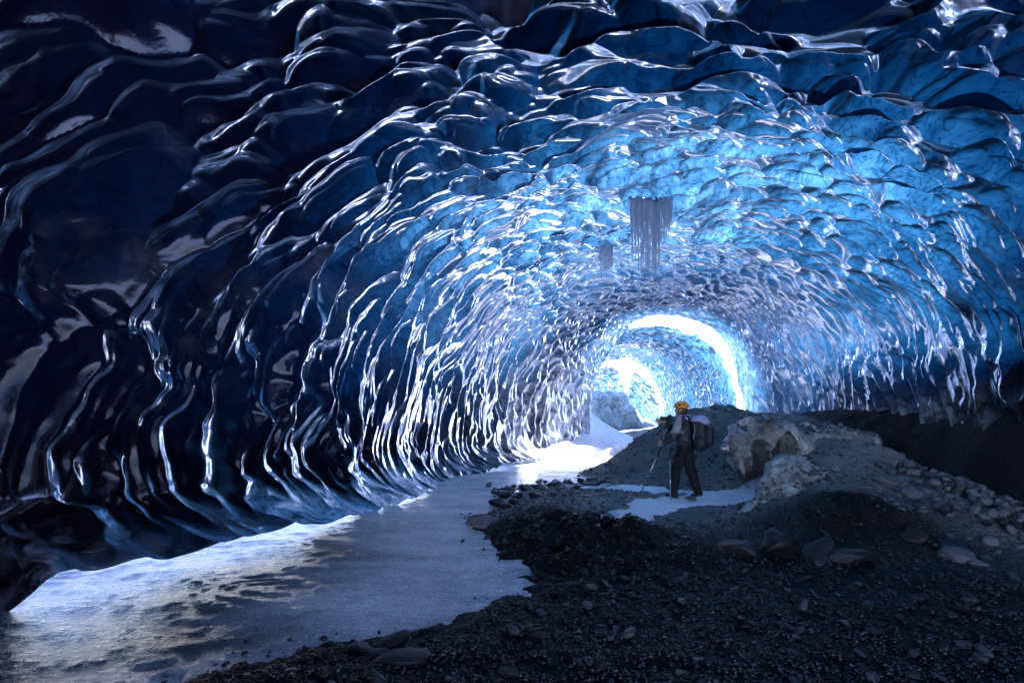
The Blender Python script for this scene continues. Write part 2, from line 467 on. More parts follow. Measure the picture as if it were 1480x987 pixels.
def ground_z(x, y):
    x = np.asarray(x, dtype=np.float64); y = np.asarray(y, dtype=np.float64)
    z = np.full(x.shape, RB[len(CTRL)]) + RB[len(CTRL) + 1] * x + RB[len(CTRL) + 2] * y
    for (cx, cy, _), w in zip(CTRL, RB[:len(CTRL)]):
        z = z + w * np.sqrt((x - cx) ** 2 + (y - cy) ** 2 + 0.03)
    steep = sstep(.05, .6, z) + 0.25
    z = z + 0.05 * fbm(x * 1.3, y * 1.3, None, 4, 300) * steep + 0.02 * fbm(x * 5, y * 5, None, 3, 310)
    tongue = np.exp(-((x - 1.0) / 1.1) ** 2 - ((y - 6.3) / 1.3) ** 2)
    rid = 1 - np.abs(fbm(x * 1.9 + 4, y * 1.9, None, 4, 320))
    lump = np.exp(-((x - 4.25) / .75) ** 2 - ((y - 6.3) / .5) ** 2)
    tongue = np.maximum(tongue, .9 * lump)
    z = z + tongue * (.26 * (rid - .6) + .07 * fbm(x * 3.5, y * 3.5, None, 3, 325))
    m = np.exp(-((x - 4.2) / 2.2) ** 4 - ((y - 12.0) / 1.6) ** 4)
    z = z + m * (.4 * scallop(x / .55 + .5 * y + .5 * fbm(x, y, None, 2, 327), y / 2.2 + x * .3, 328, k=22) - .05)
    return z


def ground():
    ys = np.concatenate([np.linspace(-4.6, 1.5, 24)[:-1], np.linspace(1.5, 16, 560)[:-1], np.linspace(16, 54, 90)])
    xs = np.concatenate([np.linspace(-14, -4, 25)[:-1], np.linspace(-4, 9.5, 520)[:-1], np.linspace(9.5, 16, 20)])
    X, Yg = np.meshgrid(xs, ys, indexing='ij')
    Zg = ground_z(X, Yg)
    grey = sstep(5.3, 7.3, Yg + 0.35 * (X - 2.5) + .5 * fbm(X * .9, Yg * .9, None, 3, 345)) * 0.8 * sstep(7.0, 6.3, X - .25 * np.maximum(Yg - 8.5, 0)) * (1 - .8 * np.exp(-((X - .9) / .9) ** 2 - ((Yg - 6.2) / .9) ** 2)) * (1 - .97 * np.exp(-((X - 4.1) / 1.3) ** 4 - ((Yg - 6.1) / 1.1) ** 4))  # low grey beyond the scree paints in the shade under the right wall
    P = np.stack([X, Yg, Zg], 2).reshape(-1, 3)
    me = np_mesh('ground', P, grid_quads(*X.shape, flip=True), {'grey': grey})
    tag(link_mesh('ground', me, M['gravel']), 'black volcanic gravel and grit on the cave floor', 'ground', kind='structure')
    # frozen river
    ys = np.concatenate([np.linspace(1.0, 14, 620)[:-1], np.linspace(14, 54, 160)])
    xs = np.linspace(-9, 5.5, 480)
    X, Yg = np.meshgrid(xs, ys, indexing='ij')
    near = sstep(9, 4, Yg)
    Zi = 0.012 * fbm(X * 0.8, Yg * 1.6, None, 4, 330) + 0.02 * near * fbm(X * 0.55 + 3, Yg * 0.9, None, 3, 340) + 0.006 * fbm(X * 7, Yg * 7, None, 2, 350)
    terr = fbm(X * 0.45 + 1.7, Yg * 0.75, None, 3, 352) * 3.0
    Zi = Zi + 0.012 * near * (np.floor(terr) + sstep(.35, .65, terr - np.floor(terr)) - terr * .6)
    q = grid_quads(*X.shape, flip=True)
    qx, qy = X.ravel()[q[:, 0]], Yg.ravel()[q[:, 0]]
    q = q[qx < np.interp(qy, [1, 3, 4.7, 5.5, 7, 9, 11, 13], [-2.0, -1.2, .6, .3, .1, 1.0, 2.2, 5.5])]
    used, inv = np.unique(q.ravel(), return_inverse=True)
    xw = np.interp(Yg, [3, 4.3, 5.3, 6.1, 8.2, 10.4], [-2.6, -2.75, -2.7, -2.4, -1.6, -1.4])
    clear = sstep(1.5, -.2, X - xw + .5 * fbm(X * .6, Yg * 1.4, None, 4, 356)) * sstep(8.5, 5.5, Yg)  # mask for the dimming painted along the wall
    me = np_mesh('river', np.stack([X, Yg, Zi], 2).reshape(-1, 3)[used], inv.reshape(q.shape), {'clear': clear.ravel()[used]})
    tag(link_mesh('frozen_river', me, M['floor_ice']), 'pale frozen river winding through the ice cave', 'river', kind='structure')
    # snow outside
    s = 2500.0
    me = np_mesh('snow', np.array([(-s, -s, -.7), (s, -s, -.7), (s, s, -.7), (-s, s, -.7)]), np.array([[0, 1, 2, 3]]))
    tag(link_mesh('snowfield', me, M['snowfield'], smooth=False), 'snow field outside the cave', 'snow', kind='structure')


ground()

# ------------------------------------------------------------------ shapes from distance fields
def surface_nets(f, lo, hi, h):
    """closed surface of f(x,y,z)=0 (inside negative) -> verts, quads"""
    lo = np.array(lo, float); n = np.ceil((np.array(hi, float) - lo) / h).astype(int) + 1
    ax = [lo[i] + h * np.arange(n[i]) for i in range(3)]
    X, Y, Z = np.meshgrid(*ax, indexing='ij')
    v = f(X, Y, Z).astype(np.float32)
    v[0], v[-1] = 1, 1; v[:, 0], v[:, -1] = 1, 1; v[:, :, 0], v[:, :, -1] = 1, 1
    ins = v < 0
    cells = [m - 1 for m in n]
    acc = np.zeros((*cells, 3), np.float32); cnt = np.zeros(cells, np.float32)
    cor = [(i, j, k) for i in (0, 1) for j in (0, 1) for k in (0, 1)]
    sl = lambda c: tuple(slice(c[d], c[d] + cells[d]) for d in range(3))
    for a in cor:
        for d in range(3):
            if a[d]: continue
            b = list(a); b[d] = 1
            va, vb = v[sl(a)], v[sl(b)]
            cr = (va < 0) != (vb < 0)
            t = np.where(cr, va / np.where(cr, va - vb, 1), 0)
            p = np.zeros((*cells, 3), np.float32) + np.array(a, np.float32)
            p[..., d] += t
            acc += p * cr[..., None]; cnt += cr
    act = cnt > 0
    idx = np.full(cells, -1, np.int64)
    idx[act] = np.arange(act.sum())
    base = np.stack(np.nonzero(act), 1)
    verts = lo + h * (base + acc[act] / cnt[act][:, None])
    quads = []
    for d in range(3):
        e, g = (d + 1) % 3, (d + 2) % 3
        s0 = [slice(0, None)] * 3; s1 = [slice(0, None)] * 3
        s0[d] = slice(0, -1); s1[d] = slice(1, None)
        A, B = ins[tuple(s0)], ins[tuple(s1)]
        I = np.stack(np.nonzero(A != B), 1)
        I = I[(I[:, e] > 0) & (I[:, g] > 0) & (I[:, e] < cells[e]) & (I[:, g] < cells[g])]
        if not len(I): continue
        def c(de, dg):
            J = I.copy(); J[:, e] -= de; J[:, g] -= dg
            return idx[J[:, 0], J[:, 1], J[:, 2]]
        q = np.stack([c(1, 1), c(0, 1), c(0, 0), c(1, 0)], 1)
        fl = ~A[tuple(I.T)]
        q[fl] = q[fl][:, ::-1]
        quads.append(q)
    q = np.concatenate(quads)
    return verts, q[(q >= 0).all(1)]


def cap(a, b, ra, rb=None):
    """round cone from a to b"""
    a, b = np.array(a, float), np.array(b, float); rb = ra if rb is None else rb
    ab = b - a; L2 = max((ab * ab).sum(), 1e-9)
    def f(x, y, z):
        t = np.clip(((x - a[0]) * ab[0] + (y - a[1]) * ab[1] + (z - a[2]) * ab[2]) / L2, 0, 1)
        return np.sqrt((x - a[0] - t * ab[0]) ** 2 + (y - a[1] - t * ab[1]) ** 2 + (z - a[2] - t * ab[2]) ** 2) - (ra + (rb - ra) * t)
    return f


def ell(c, r, rot=0.0):
    cs, sn = math.cos(rot), math.sin(rot)
    def f(x, y, z):
        dx, dy = x - c[0], y - c[1]
        u, v_ = (dx * cs + dy * sn) / r[0], (-dx * sn + dy * cs) / r[1]
        w_ = (z - c[2]) / r[2]
        k0 = np.sqrt(u * u + v_ * v_ + w_ * w_)
        k1 = np.sqrt((u / r[0]) ** 2 + (v_ / r[1]) ** 2 + (w_ / r[2]) ** 2) + 1e-6
        return k0 * (k0 - 1) / k1
    return f


def rbox(c, s, r, rot=0.0):
    cs, sn = math.cos(rot), math.sin(rot)
    def f(x, y, z):
        dx, dy = x - c[0], y - c[1]
        u, v_, w_ = dx * cs + dy * sn, -dx * sn + dy * cs, z - c[2]
        q = [np.abs(t) - (h - r) for t, h in zip((u, v_, w_), s)]
        return np.sqrt(sum(np.maximum(t, 0) ** 2 for t in q)) + np.minimum(np.maximum(np.maximum(q[0], q[1]), q[2]), 0) - r
    return f


def smin(a, b, k):
    h = np.clip(0.5 + 0.5 * (b - a) / k, 0, 1)
    return b * (1 - h) + a * h - k * h * (1 - h)


def union(fs, k=0.03):
    def f(x, y, z):
        v = fs[0](x, y, z)
        for g in fs[1:]: v = smin(v, g(x, y, z), k)
        return v
    return f


def minus(f, g, k=0.05):
    return lambda x, y, z: -smin(-f(x, y, z), g(x, y, z), k)


def sdf_obj(name, f, lo, hi, h, mat, parent=None, attrs=None):
    v, q = surface_nets(f, lo, hi, h)
    at_ = {k: fn(v) for k, fn in (attrs or {}).items()}
    return link_mesh(name, np_mesh(name, v, q, at_), mat, parent)


def tube_mesh(bm, pts, radii, sides=6, caps=True):
    pts = [Vector(p) for p in pts]
    rings = []
    for i, p in enumerate(pts):
        t = (pts[min(i + 1, len(pts) - 1)] - pts[max(i - 1, 0)]).normalized()
        a = t.orthogonal().normalized() if i == 0 else (rings_a - t * rings_a.dot(t)).normalized()
        rings_a = a
        b = t.cross(a)
        rings.append([bm.verts.new(p + (a * math.cos(2 * math.pi * k / sides) + b * math.sin(2 * math.pi * k / sides)) * radii[i]) for k in range(sides)])
    for r0, r1 in zip(rings, rings[1:]):
        for k in range(sides):
            bm.faces.new((r0[k], r0[(k + 1) % sides], r1[(k + 1) % sides], r1[k]))
    if caps:
        bm.faces.new(rings[0][::-1]); bm.faces.new(rings[-1])


def bm_obj(name, bm, mat, parent=None, smooth=True):
    me = bpy.data.meshes.new(name); bm.normal_update(); bm.to_mesh(me); bm.free()
    return link_mesh(name, me, mat, parent, smooth)


# ------------------------------------------------------------------ ice forms on the floor
M['cloudy_ice'] = ice_material('cloudy_ice', k=(1.5, 1.2, 1.05), cloud=0.35, gloss=0.8, rough=0.16, body=(0.4, 0.4, 0.38), fine=2.5, mirror=.3, white=(.74, .72, .66))
M['bank_ice'] = simple('granular_ice', (0.5, 0.55, 0.58), 0.45, 0.5, var=0.4, scale=34, bump=0.8)
M['dirty_ice'] = ice_material('dirty_ice', k=(3, 2.6, 2.3), cloud=0.2, gloss=0.6, rough=0.3, body=(0.03, 0.027, 0.031), fine=2.0, mirror=.06)


def flutes(x, y, z, s=0.16):
    w_ = fbm(x * 2.0, y * 2.0, z * 1.2, 2, 501)
    return scallop((x + 0.35 * z) / s + 0.8 * w_, (z * 0.8 + y * 0.6) / (s * 3.2) + 0.4 * w_, 510, k=40, asym=0.3)


def hump():
    top = union([ell((4.62, 9.35, .92), (.78, .6, .62)), ell((5.7, 9.75, 1.02), (1.3, .6, .36)), cap((3.98, 9.05, 1.15), (4.22, 8.98, .15), .15, .11),
                 cap((4.6, 8.98, 1.2), (4.42, 8.85, .1), .06, .09), cap((5.3, 9.2, .8), (5.1, 8.9, .5), .3, .35)], .14)
    top = minus(top, ell((4.33, 8.85, .66), (.22, .75, .46)), .03)
    top = minus(top, ell((4.74, 8.85, 1.0), (.2, .75, .27)), .03)
    lobe = union([cap((4.25, 8.0, .68), (3.45, 7.45, .06), .28, .13), cap((4.3, 8.0, .62), (4.95, 7.9, .5), .33, .25), cap((4.3, 7.8, .5), (4.0, 7.4, .1), .3, .22), cap((4.45, 7.7, .5), (4.4, 7.35, .3), .25, .12)], .12)
    whole = lambda x, y, z: smin(top(x, y, z), lobe(x, y, z), .2) - 0.17 * flutes(x, y, z, .3) + 0.04 + 0.03 * fbm(x * 2.4, y * 2.4, z * 2.4, 3, 520) + .006 * fbm(x * 14, y * 14, z * 14, 2, 521)
    o = sdf_obj('ice_hump', whole, (3.2, 6.9, -.25), (7.2, 10.7, 1.85), .025, M['cloudy_ice'],
                attrs={'glow_depth': lambda v: 1.0 + 0.8 * (fbm(v[:, 0] * 2.5, v[:, 1] * 2.5, v[:, 2] * 2.5, 3, 530)) + 1.2 * sstep(.7, .1, v[:, 2]), 'bubbly': lambda v: np.clip(.75 + .5 * fbm(v[:, 0] * 2, v[:, 1] * 2, v[:, 2] * 2, 3, 535), 0, 1)})
    tag(o, 'pale fluted ice hump with melted hollows, beside the photographer', 'ice hump')
    return o


def bank():
    front = np.array([(-2.1, 13.6), (-1.3, 14.8), (.5, 16.2), (3.0, 18.4), (4.6, 19.6), (5.8, 21.0), (6.0, 23.5), (5.6, 27)])
    t = np.linspace(0, len(front) - 1, 260)
    fx, fy = np.interp(t, range(len(front)), front[:, 0]), np.interp(t, range(len(front)), front[:, 1])
    ker = np.ones(31) / 31
    fx, fy = [np.convolve(np.pad(q, 15, mode='edge'), ker, 'valid') for q in (fx, fy)]
    nx, ny = -np.gradient(fy), np.gradient(fx)
    L = np.hypot(nx, ny); nx, ny = nx / L, ny / L
    prof = np.array([(-.02, -.2), (0, .02), (.04, .2), (.1, .3), (.25, .36), (.6, .45), (1.2, .7), (2.0, 1.2), (3.0, 2.0)])
    s = np.linspace(0, len(prof) - 1, 70)
    po, pz = np.interp(s, range(len(prof)), prof[:, 0]), np.interp(s, range(len(prof)), prof[:, 1])
    sc_ = 0.55 + 0.45 * sstep(0, 60, np.arange(260.))[:, None]
    X = fx[:, None] + nx[:, None] * po[None] * sc_; Y = fy[:, None] + ny[:, None] * po[None] * sc_
    Z = np.repeat(pz[None], 260, 0) * sc_
    nz = fbm(X * 1.2, Y * 1.2, Z * 2, 4, 560)
    X = X + .06 * nz * nx[:, None] + .03 * fbm(X * 6, Y * 6, Z * 6, 2, 570); Z = Z + (.08 * nz + .03 * fbm(X * 5, Y * 5, None, 2, 580)) * sstep(0, .3, Z)
    o = link_mesh('ice_bank', np_mesh('ice_bank', np.stack([X, Y, Z], 2).reshape(-1, 3), grid_quads(*X.shape, flip=True)), M['bank_ice'])
    tag(o, 'low pale granular ice bank edging the far bend of the river', 'ice bank')


M['heap_ice'] = ice_material('heap_ice', k=(1.6, .9, .75), cloud=.5, gloss=.6, rough=.2, body=(.2, .26, .28), fine=1.5, mirror=.3, white=(.5, .66, .7))


def heap():
    f = lambda x, y, z: union([cap((3.0, 36.4, 2.5), (7.4, 36.2, 2.4), .9, .6), cap((7.4, 36.2, 2.3), (10.3, 35.4, -.5), .6, .7), ell((6.5, 36.6, .4), (2.4, 1.6, 2.1))], .6)(x, y, z) \
        - 0.35 * scallop(x / .5 + z * .4, z / .8 + y * .3, 601, k=16, asym=.3) + .1 + 0.12 * fbm(x * 1.5, y * 1.5, z * 1.5, 3, 600)
    o = sdf_obj('ice_heap', f, (2.5, 33.6, -.8), (12, 38.6, 4.4), .11, M['cloudy_ice'], attrs={'glow_depth': lambda v: 0.8 + .5 * fbm(v[:, 0], v[:, 1], v[:, 2], 2, 610), 'bubbly': lambda v: np.full(len(v), .8)})
    o.data.materials[0] = M['heap_ice']
    tag(o, 'collapsed heap of grey blue ice beyond the second opening', 'ice heap')


HUMP = hump(); bank(); heap()

# ------------------------------------------------------------------ the snowy path
def dist_poly(x, y, pts):
    d = np.full(x.shape, 1e9)
    for (a, b) in zip(pts[:-1], pts[1:]):
        ax_, ay, bx, by = a[0], a[1], b[0], b[1]
        L2 = (bx - ax_) ** 2 + (by - ay) ** 2
        t = np.clip(((x - ax_) * (bx - ax_) + (y - ay) * (by - ay)) / L2, 0, 1)
        d = np.minimum(d, np.hypot(x - ax_ - t * (bx - ax_), y - ay - t * (by - ay)) - (a[2] * (1 - t) + b[2] * t))
    return d


def path():
    X, Y = np.meshgrid(np.linspace(.2, 4.8, 380), np.linspace(6.2, 11.4, 420), indexing='ij')
    d = dist_poly(X, Y, [(4.2, 8.75, .5), (3.4, 9.15, .42), (2.7, 8.95, .38), (2.1, 8.2, .3), (1.7, 7.5, .28), (1.35, 7.0, .16)])
    d = np.minimum(d, dist_poly(X, Y, [(1.5, 10.8, .18), (2.4, 10.5, .22), (3.4, 10.1, .2), (3.7, 9.4, .3)]))
    d = np.minimum(d, dist_poly(X, Y, [(1.1, 6.9, .1), (1.5, 6.6, .06), (1.2, 6.3, .05)]))
    d = d + .12 * fbm(X * 2.2, Y * 2.2, None, 3, 620) + .1 * fbm(X * 9, Y * 9, None, 3, 630) * sstep(8.6, 7.0, Y)
    m = sstep(.14, -.2, d)
    Z = ground_z(X, Y) + .075 * m - .03 + .012 * fbm(X * 6, Y * 6, None, 3, 640)
    keep = m > 0.02
    q = grid_quads(*X.shape, flip=True)
    q = q[keep.ravel()[q].any(1)]
    used, inv = np.unique(q.ravel(), return_inverse=True)
    P = np.stack([X, Y, Z], 2).reshape(-1, 3)[used]
    tag(link_mesh('snow_path', np_mesh('snow_path', P, inv.reshape(q.shape)), M['snow']), 'trodden white snow path on the gravel', 'path', kind='structure')


path()

# ------------------------------------------------------------------ stones
M['stone_dark'] = simple('wet_basalt', (0.013, 0.012, 0.014), 0.45, 0.4, var=0.5, scale=18, bump=0.4)
M['stone_grey'] = simple('grey_stone', (0.12, 0.12, 0.125), 0.5, 0.5, var=0.45, scale=16, bump=0.4)


def stone_data(seed, sub=2, flat=0.6, rough=0.16, ang=0.95):
    rnd = random.Random(seed)
    bm = bmesh.new()
    bmesh.ops.create_icosphere(bm, subdivisions=sub, radius=1.0)
    co = np.array([v.co[:] for v in bm.verts])
    for _ in range(rnd.randint(5, 9)):                 # chopped facets
        nrm = np.array([rnd.gauss(0, 1) for _ in range(3)]); nrm /= np.linalg.norm(nrm)
        dd = rnd.uniform(.55, .9)
        s = co @ nrm
        co = co - np.outer(np.maximum(s - dd, 0) * ang, nrm)
    n = fbm(co[:, 0] * 1.3 + seed, co[:, 1] * 1.3, co[:, 2] * 1.3, 3, seed)
    co = co * (1 + rough * n)[:, None] * np.array([rnd.uniform(.9, 1.35), rnd.uniform(.75, 1.05), flat * rnd.uniform(.8, 1.2)])
    f = np.array([[v.index for v in p.verts] for p in bm.faces])
    bm.free()
    return co, f


PROTO = [stone_data(700 + i, 3) for i in range(9)]
SMALL = [stone_data(740 + i, 1, .55, .3) for i in range(14)]
STONE_ME = {}
M['stone_mid'] = simple('slate_stone', (0.05, 0.048, 0.053), 0.35, 0.5, var=0.5, scale=18, bump=0.4)
for key in ('stone_dark', 'stone_mid', 'stone_grey'):
    for i, (c_, f_) in enumerate(PROTO):
        me = np_mesh('stone', c_, f_)
        me.materials.append(M[key]); me.polygons.foreach_set('use_smooth', np.ones(len(me.polygons), dtype=bool))
        STONE_ME[key, i] = me


def stone(x, y, r, key, label, cat='stone', group=None, name='stone', var=None, sink=.35, rot=None, scl=(1, 1, 1), z=None):
    o = bpy.data.objects.new(name, STONE_ME[key, random.randrange(9) if var is None else var])
    COL.objects.link(o)
    zz = float(ground_z(np.array([x]), np.array([y]))[0]) if z is None else z
    o.location = (x, y, zz + r * .6 * (1 - 2 * sink) * scl[2])
    o.rotation_euler = rot or (random.uniform(-.25, .25), random.uniform(-.25, .25), random.uniform(0, 6.28))
    o.scale = (r * scl[0], r * scl[1], r * scl[2])
    tag(o, label, cat, group)
    return o


def stones():
    rnd = random.Random(5)
    # four boulders at the foot of the dark lump
    stone(2.86, 5.55, .27, 'stone_dark', 'big black upright boulder at the foot of the dark gravel lump', 'boulder', name='boulder', var=0, scl=(.85, .9, 1.25), sink=.2)
    stone(2.42, 5.5, .2, 'stone_dark', 'rounded black boulder beside the big upright one', 'boulder', name='boulder', var=3, scl=(1, 1, .9))
    stone(3.2, 5.38, .2, 'stone_dark', 'slanting black boulder leaning against the dark gravel lump', 'boulder', name='boulder', var=5, rot=(.2, -.5, .3))
    stone(3.5, 5.32, .2, 'stone_dark', 'flat black boulder under the dark gravel lump', 'boulder', name='boulder', var=6, scl=(1.1, 1, .7))
    # dark boulders on the river's near shore
    stone(-.83, 3.5, .1, 'stone_dark', 'larger black boulder jutting up on the near river shore', 'boulder', name='boulder', var=2, scl=(1.3, 1, 1))
    stone(-1.02, 3.42, .07, 'stone_dark', 'small round black boulder at the near river shore', 'boulder', name='boulder', var=4)
    stone(-.66, 3.12, .13, 'stone_dark', 'long smooth dark boulder half buried in the black gravel', 'boulder', name='boulder', var=7, scl=(1.3, .8, .55), rot=(0, 0, .2))
    # a stone by the boots, a wet pale one on the tip of the tongue
    stone(2.42 + .75, 9.1, .09, 'stone_grey', 'flat grey stone lying on the snow by the boots', 'stone', var=1, scl=(1.3, 1, .7), sink=.1, z=.045)
    stone(-.38, 7.05, .19, 'stone_grey', 'wet greenish grey boulder at the tip of the gravel tongue', 'boulder', name='boulder', var=8, scl=(1.2, 1, .8))
    # named stones on the scree
    for px, py, Y, r, lab in ((1277, 707, 7.4, .13, 'pointed pale grey stone standing on the scree below the ice hump'), (1318, 710, 6.9, .13, 'smooth oval grey stone on the scree'),
                              (1362, 730, 6.3, .13, 'dark angular stone low on the scree'), (1420, 728, 6.1, .09, 'narrow upright pale stone at the foot of the pebble ridge'),
                              (1378, 788, 5.5, .16, 'pair-topped dark round boulder at the scree foot'), (1385, 805, 5.35, .16, 'broad grey boulder at the scree foot'),
                              (1412, 808, 5.2, .1, 'pale egg-shaped stone at the scree foot'), (1318, 790, 5.7, .14, 'black boulder between the dark lump and the scree'),
                              (1430, 762, 5.7, .1, 'lone rounded grey stone on the lower scree'), (1375, 710, 6.7, .07, 'small pale block below the pebble ridge')):
        p = at(px, py, Y)
        stone(p.x, Y, r, 'stone_dark' if 'dark' in lab.split(' stone')[0] or 'black' in lab else 'stone_grey', lab.replace('pair-topped ', ''), 'stone' if r < .14 else 'boulder', name='stone' if r < .14 else 'boulder')
    # pebble ridge
    for i in range(200):
        t = rnd.random()
        x = 6.2 - .25 * (t < .15) + rnd.gauss(-.12, .16); y = 5.9 + 1.9 * t + rnd.gauss(0, .08)
        stone(x, y, rnd.uniform(.03, .068), rnd.choice(('stone_grey', 'stone_grey', 'stone_mid', 'stone_dark')), 'rounded grey stone on the pebble ridge under the right wall', group='stones of the pebble ridge', sink=-.1, scl=(1, 1, 1.45))
    # loose stones on the scree
    for i in range(60):
        x = rnd.uniform(4.6, 6.1); y = rnd.uniform(5.3, 8.2)
        stone(x, y, rnd.uniform(.025, .06), 'stone_grey', 'small grey stone loose on the scree slope', group='loose stones of the scree slope')
    # stones at the river's edge in front of the person
    for i in range(75):
        t = rnd.random()
        x = -.25 + 2.4 * t + rnd.gauss(0, .15); y = 10.2 + 1.6 * t + rnd.gauss(0, .3)
        stone(x, y, rnd.uniform(.04, .1), 'stone_grey' if rnd.random() < .5 else 'stone_dark', 'grey stone strewn along the river edge past the gravel tongue', group='stones on the river edge', z=.02, sink=.25)
    for (x, y, r) in ((-.15, 9.4, .13), (.1, 9.3, .11), (-.25, 8.6, .14), (.02, 8.75, .1), (.45, 9.2, .13), (-.1, 8.2, .12)):
        stone(x, y, r, 'stone_dark', 'wet dark rock clustered where gravel tongue meets the river', 'rock', 'rocks where the tongue meets the river', name='rock', z=.04, sink=.2)
    # larger stones in the foreground gravel
    for i in range(330):
        y = rnd.uniform(2.75, 5.2); x = rnd.uniform(-1.0, 1.0) * y
        if x < -1.0 + (y - 3.3) * 1.0: continue
        stone(x, y, .016 + .045 * rnd.random() ** 2, 'stone_dark' if rnd.random() < .5 else 'stone_mid', 'dark wet cobble in the black foreground gravel', 'cobble', 'cobbles in the foreground gravel', name='cobble', sink=.25, scl=(1.15, .9, .75), rot=(rnd.gauss(0, .3), rnd.gauss(0, .3), rnd.random() * 6.28))


stones()


def gravel():
    rng = np.random.default_rng(3)
    n = 30000
    y = 2.4 + 11.0 * rng.random(n) ** 2.2
    x = (rng.random(n) * 2 - 1) * np.minimum(y * 1.05, 7.0) + .3
    z = ground_z(x, y)
    shore = (z <= .03) & (z > -.1) & (rng.random(n) < .3 * np.exp((z - .03) / .04))
    z = np.where(shore, .012, z)
    ok = ((z > .03) | shore) & (x < 6.5)
    onmound = (y > 10.5)
    ok &= ~onmound | (rng.random(n) < .7)
    path_d = dist_poly(x, y, [(4.2, 8.75, .5), (3.4, 9.15, .42), (2.7, 8.95, .38), (2.1, 8.2, .3), (1.7, 7.5, .28)])
    ok &= (path_d > .05) | ((rng.random(n) < .12) & (path_d > -.25))
    x, y, z = x[ok], y[ok], z[ok]
    hv = np.empty(len(HUMP.data.vertices) * 3, np.float32); HUMP.data.vertices.foreach_get('co', hv); hv = hv.reshape(-1, 3)
    hn = np.empty(len(HUMP.data.vertices) * 3, np.float32); HUMP.data.vertices.foreach_get('normal', hn); hn = hn.reshape(-1, 3)
    cover = (hn[:, 2] > .72) & (hv[:, 2] > .3) & (fbm(hv[:, 0] * 1.6, hv[:, 1] * 1.6, None, 3, 900) + .5 * (hv[:, 0] - 4.6) > -.1)
    pick = rng.permutation(np.nonzero(cover)[0])[:1500]
    x, y, z = [np.concatenate([a_, hv[pick, k_]]) for k_, a_ in enumerate((x, y, z))]
    n = len(x)
    r = (.007 + .024 * rng.random(n) ** 3) * (0.75 + y / 9)
    which = rng.integers(0, len(SMALL), n)
    V, Fs, G, off = [], [], [], 0
    for k, (c_, f_) in enumerate(SMALL):
        s = np.nonzero(which == k)[0]
        a = rng.random(len(s)) * 6.28
        tilt = rng.normal(0, .35, len(s))
        cs, sn = np.cos(a), np.sin(a)
        px_, py_, pz_ = c_[None, :, 0], c_[None, :, 1], c_[None, :, 2]
        pz2 = pz_ * np.cos(tilt)[:, None] + px_ * np.sin(tilt)[:, None]; px2 = px_ * np.cos(tilt)[:, None] - pz_ * np.sin(tilt)[:, None]
        rr = r[s][:, None]
        X = x[s][:, None] + rr * (px2 * cs[:, None] - py_ * sn[:, None])
        Y = y[s][:, None] + rr * (px2 * sn[:, None] + py_ * cs[:, None])
        Z = z[s][:, None] + rr * (pz2 + .15)
        V.append(np.stack([X, Y, Z], 2).reshape(-1, 3))
        Fs.append((f_[None] + (off + np.arange(len(s)) * len(c_))[:, None, None]).reshape(-1, 3))
        tone = (.045 + .6 * sstep(5, 7, y[s] + .3 * (x[s] - 2))) * (1 - .9 * np.exp(-((x[s] - 4.1) / 1.3) ** 4 - ((y[s] - 6.1) / 1.1) ** 4)) * rng.random(len(s)) ** 1.5
        G.append(np.repeat(tone, len(c_)))
        off += len(s) * len(c_)
    me = np_mesh('gravel', np.concatenate(V), np.concatenate(Fs), {'grey': np.concatenate(G)})
    tag(link_mesh('gravel', me, M['pebbles'], smooth=False), 'black and grey gravel strewn over the cave floor', 'gravel', kind='stuff')


gravel()

# ------------------------------------------------------------------ icicles
def ic_mat():
    t = NT('frosted_icicle')
    n = t.noise(t.pos((6, 6, 1)), 8, 3)
    c = t.ramp(n, [(.3, (.84, .88, .95)), (.7, (.96, .97, 1.0))])
    df = t.n('BsdfDiffuse', {'Color': c}); tr = t.n('BsdfTranslucent', {'Color': c}); gl = t.n('BsdfGlossy', {'Roughness': .15})
    a = t.n('MixShader', {0: .8, 1: df.outputs[0], 2: tr.outputs[0]})
    fr = t.n('Fresnel', {'IOR': 1.31})
    return t.done(t.n('MixShader', {0: fr.outputs[0], 1: a.outputs[0], 2: gl.outputs[0]}).outputs[0])


M['icicle'] = ic_mat()
CP = CAVE_P.reshape(-1, 3)


def roof_z(x, y, r=.25):
    m = (np.abs(CP[:, 0] - x) < r) & (np.abs(CP[:, 1] - y) < r) & (CP[:, 2] > 3)
    return float(CP[m, 2].min()), float(CP[m, 2].max())


def icicle_mesh(bm, x, y, ztop, length, r, rnd, sides=6):
    n = 9
    pts, rad = [], []
    for i in range(n):
        t = i / (n - 1)
        pts.append((x + rnd.gauss(0, .004), y + rnd.gauss(0, .004), ztop - length * t))
        rad.append(max(r * (1 - t) ** .45 * (1 + rnd.gauss(0, .12)), .0015))
    tube_mesh(bm, pts, rad, sides)


def curtain(label, x0, x1, y, ztop_px, prof, n, r, depth, seed):
    """prof: hanging length along the width"""
    rnd = random.Random(seed)
    zs = [roof_z(x0 + (x1 - x0) * t, y, .2) for t in (0, .5, 1)]
    zlow, ztop = CAM_H - (ztop_px - PY0) / F * y, max(z[0] for z in zs)
    rise = max(ztop - zlow, 0) + .12
    root = empty('icicle_curtain', ((x0 + x1) / 2, y, zlow))
    tag(root, label, 'icicles')
    cx = (x0 + x1) / 2
    for i in range(n):
        t = (i + rnd.random()) / n
        bm = bmesh.new()
        L = np.interp(t, [p[0] for p in prof], [p[1] for p in prof]) * rnd.uniform(.45, 1.12) + .12
        icicle_mesh(bm, (x0 - cx) + (x1 - x0) * t, rnd.uniform(-depth, depth), rise, L + rise, r * rnd.uniform(.6, 1.25), rnd)
        bm_obj('icicle', bm, M['icicle'], root)
    return zlow




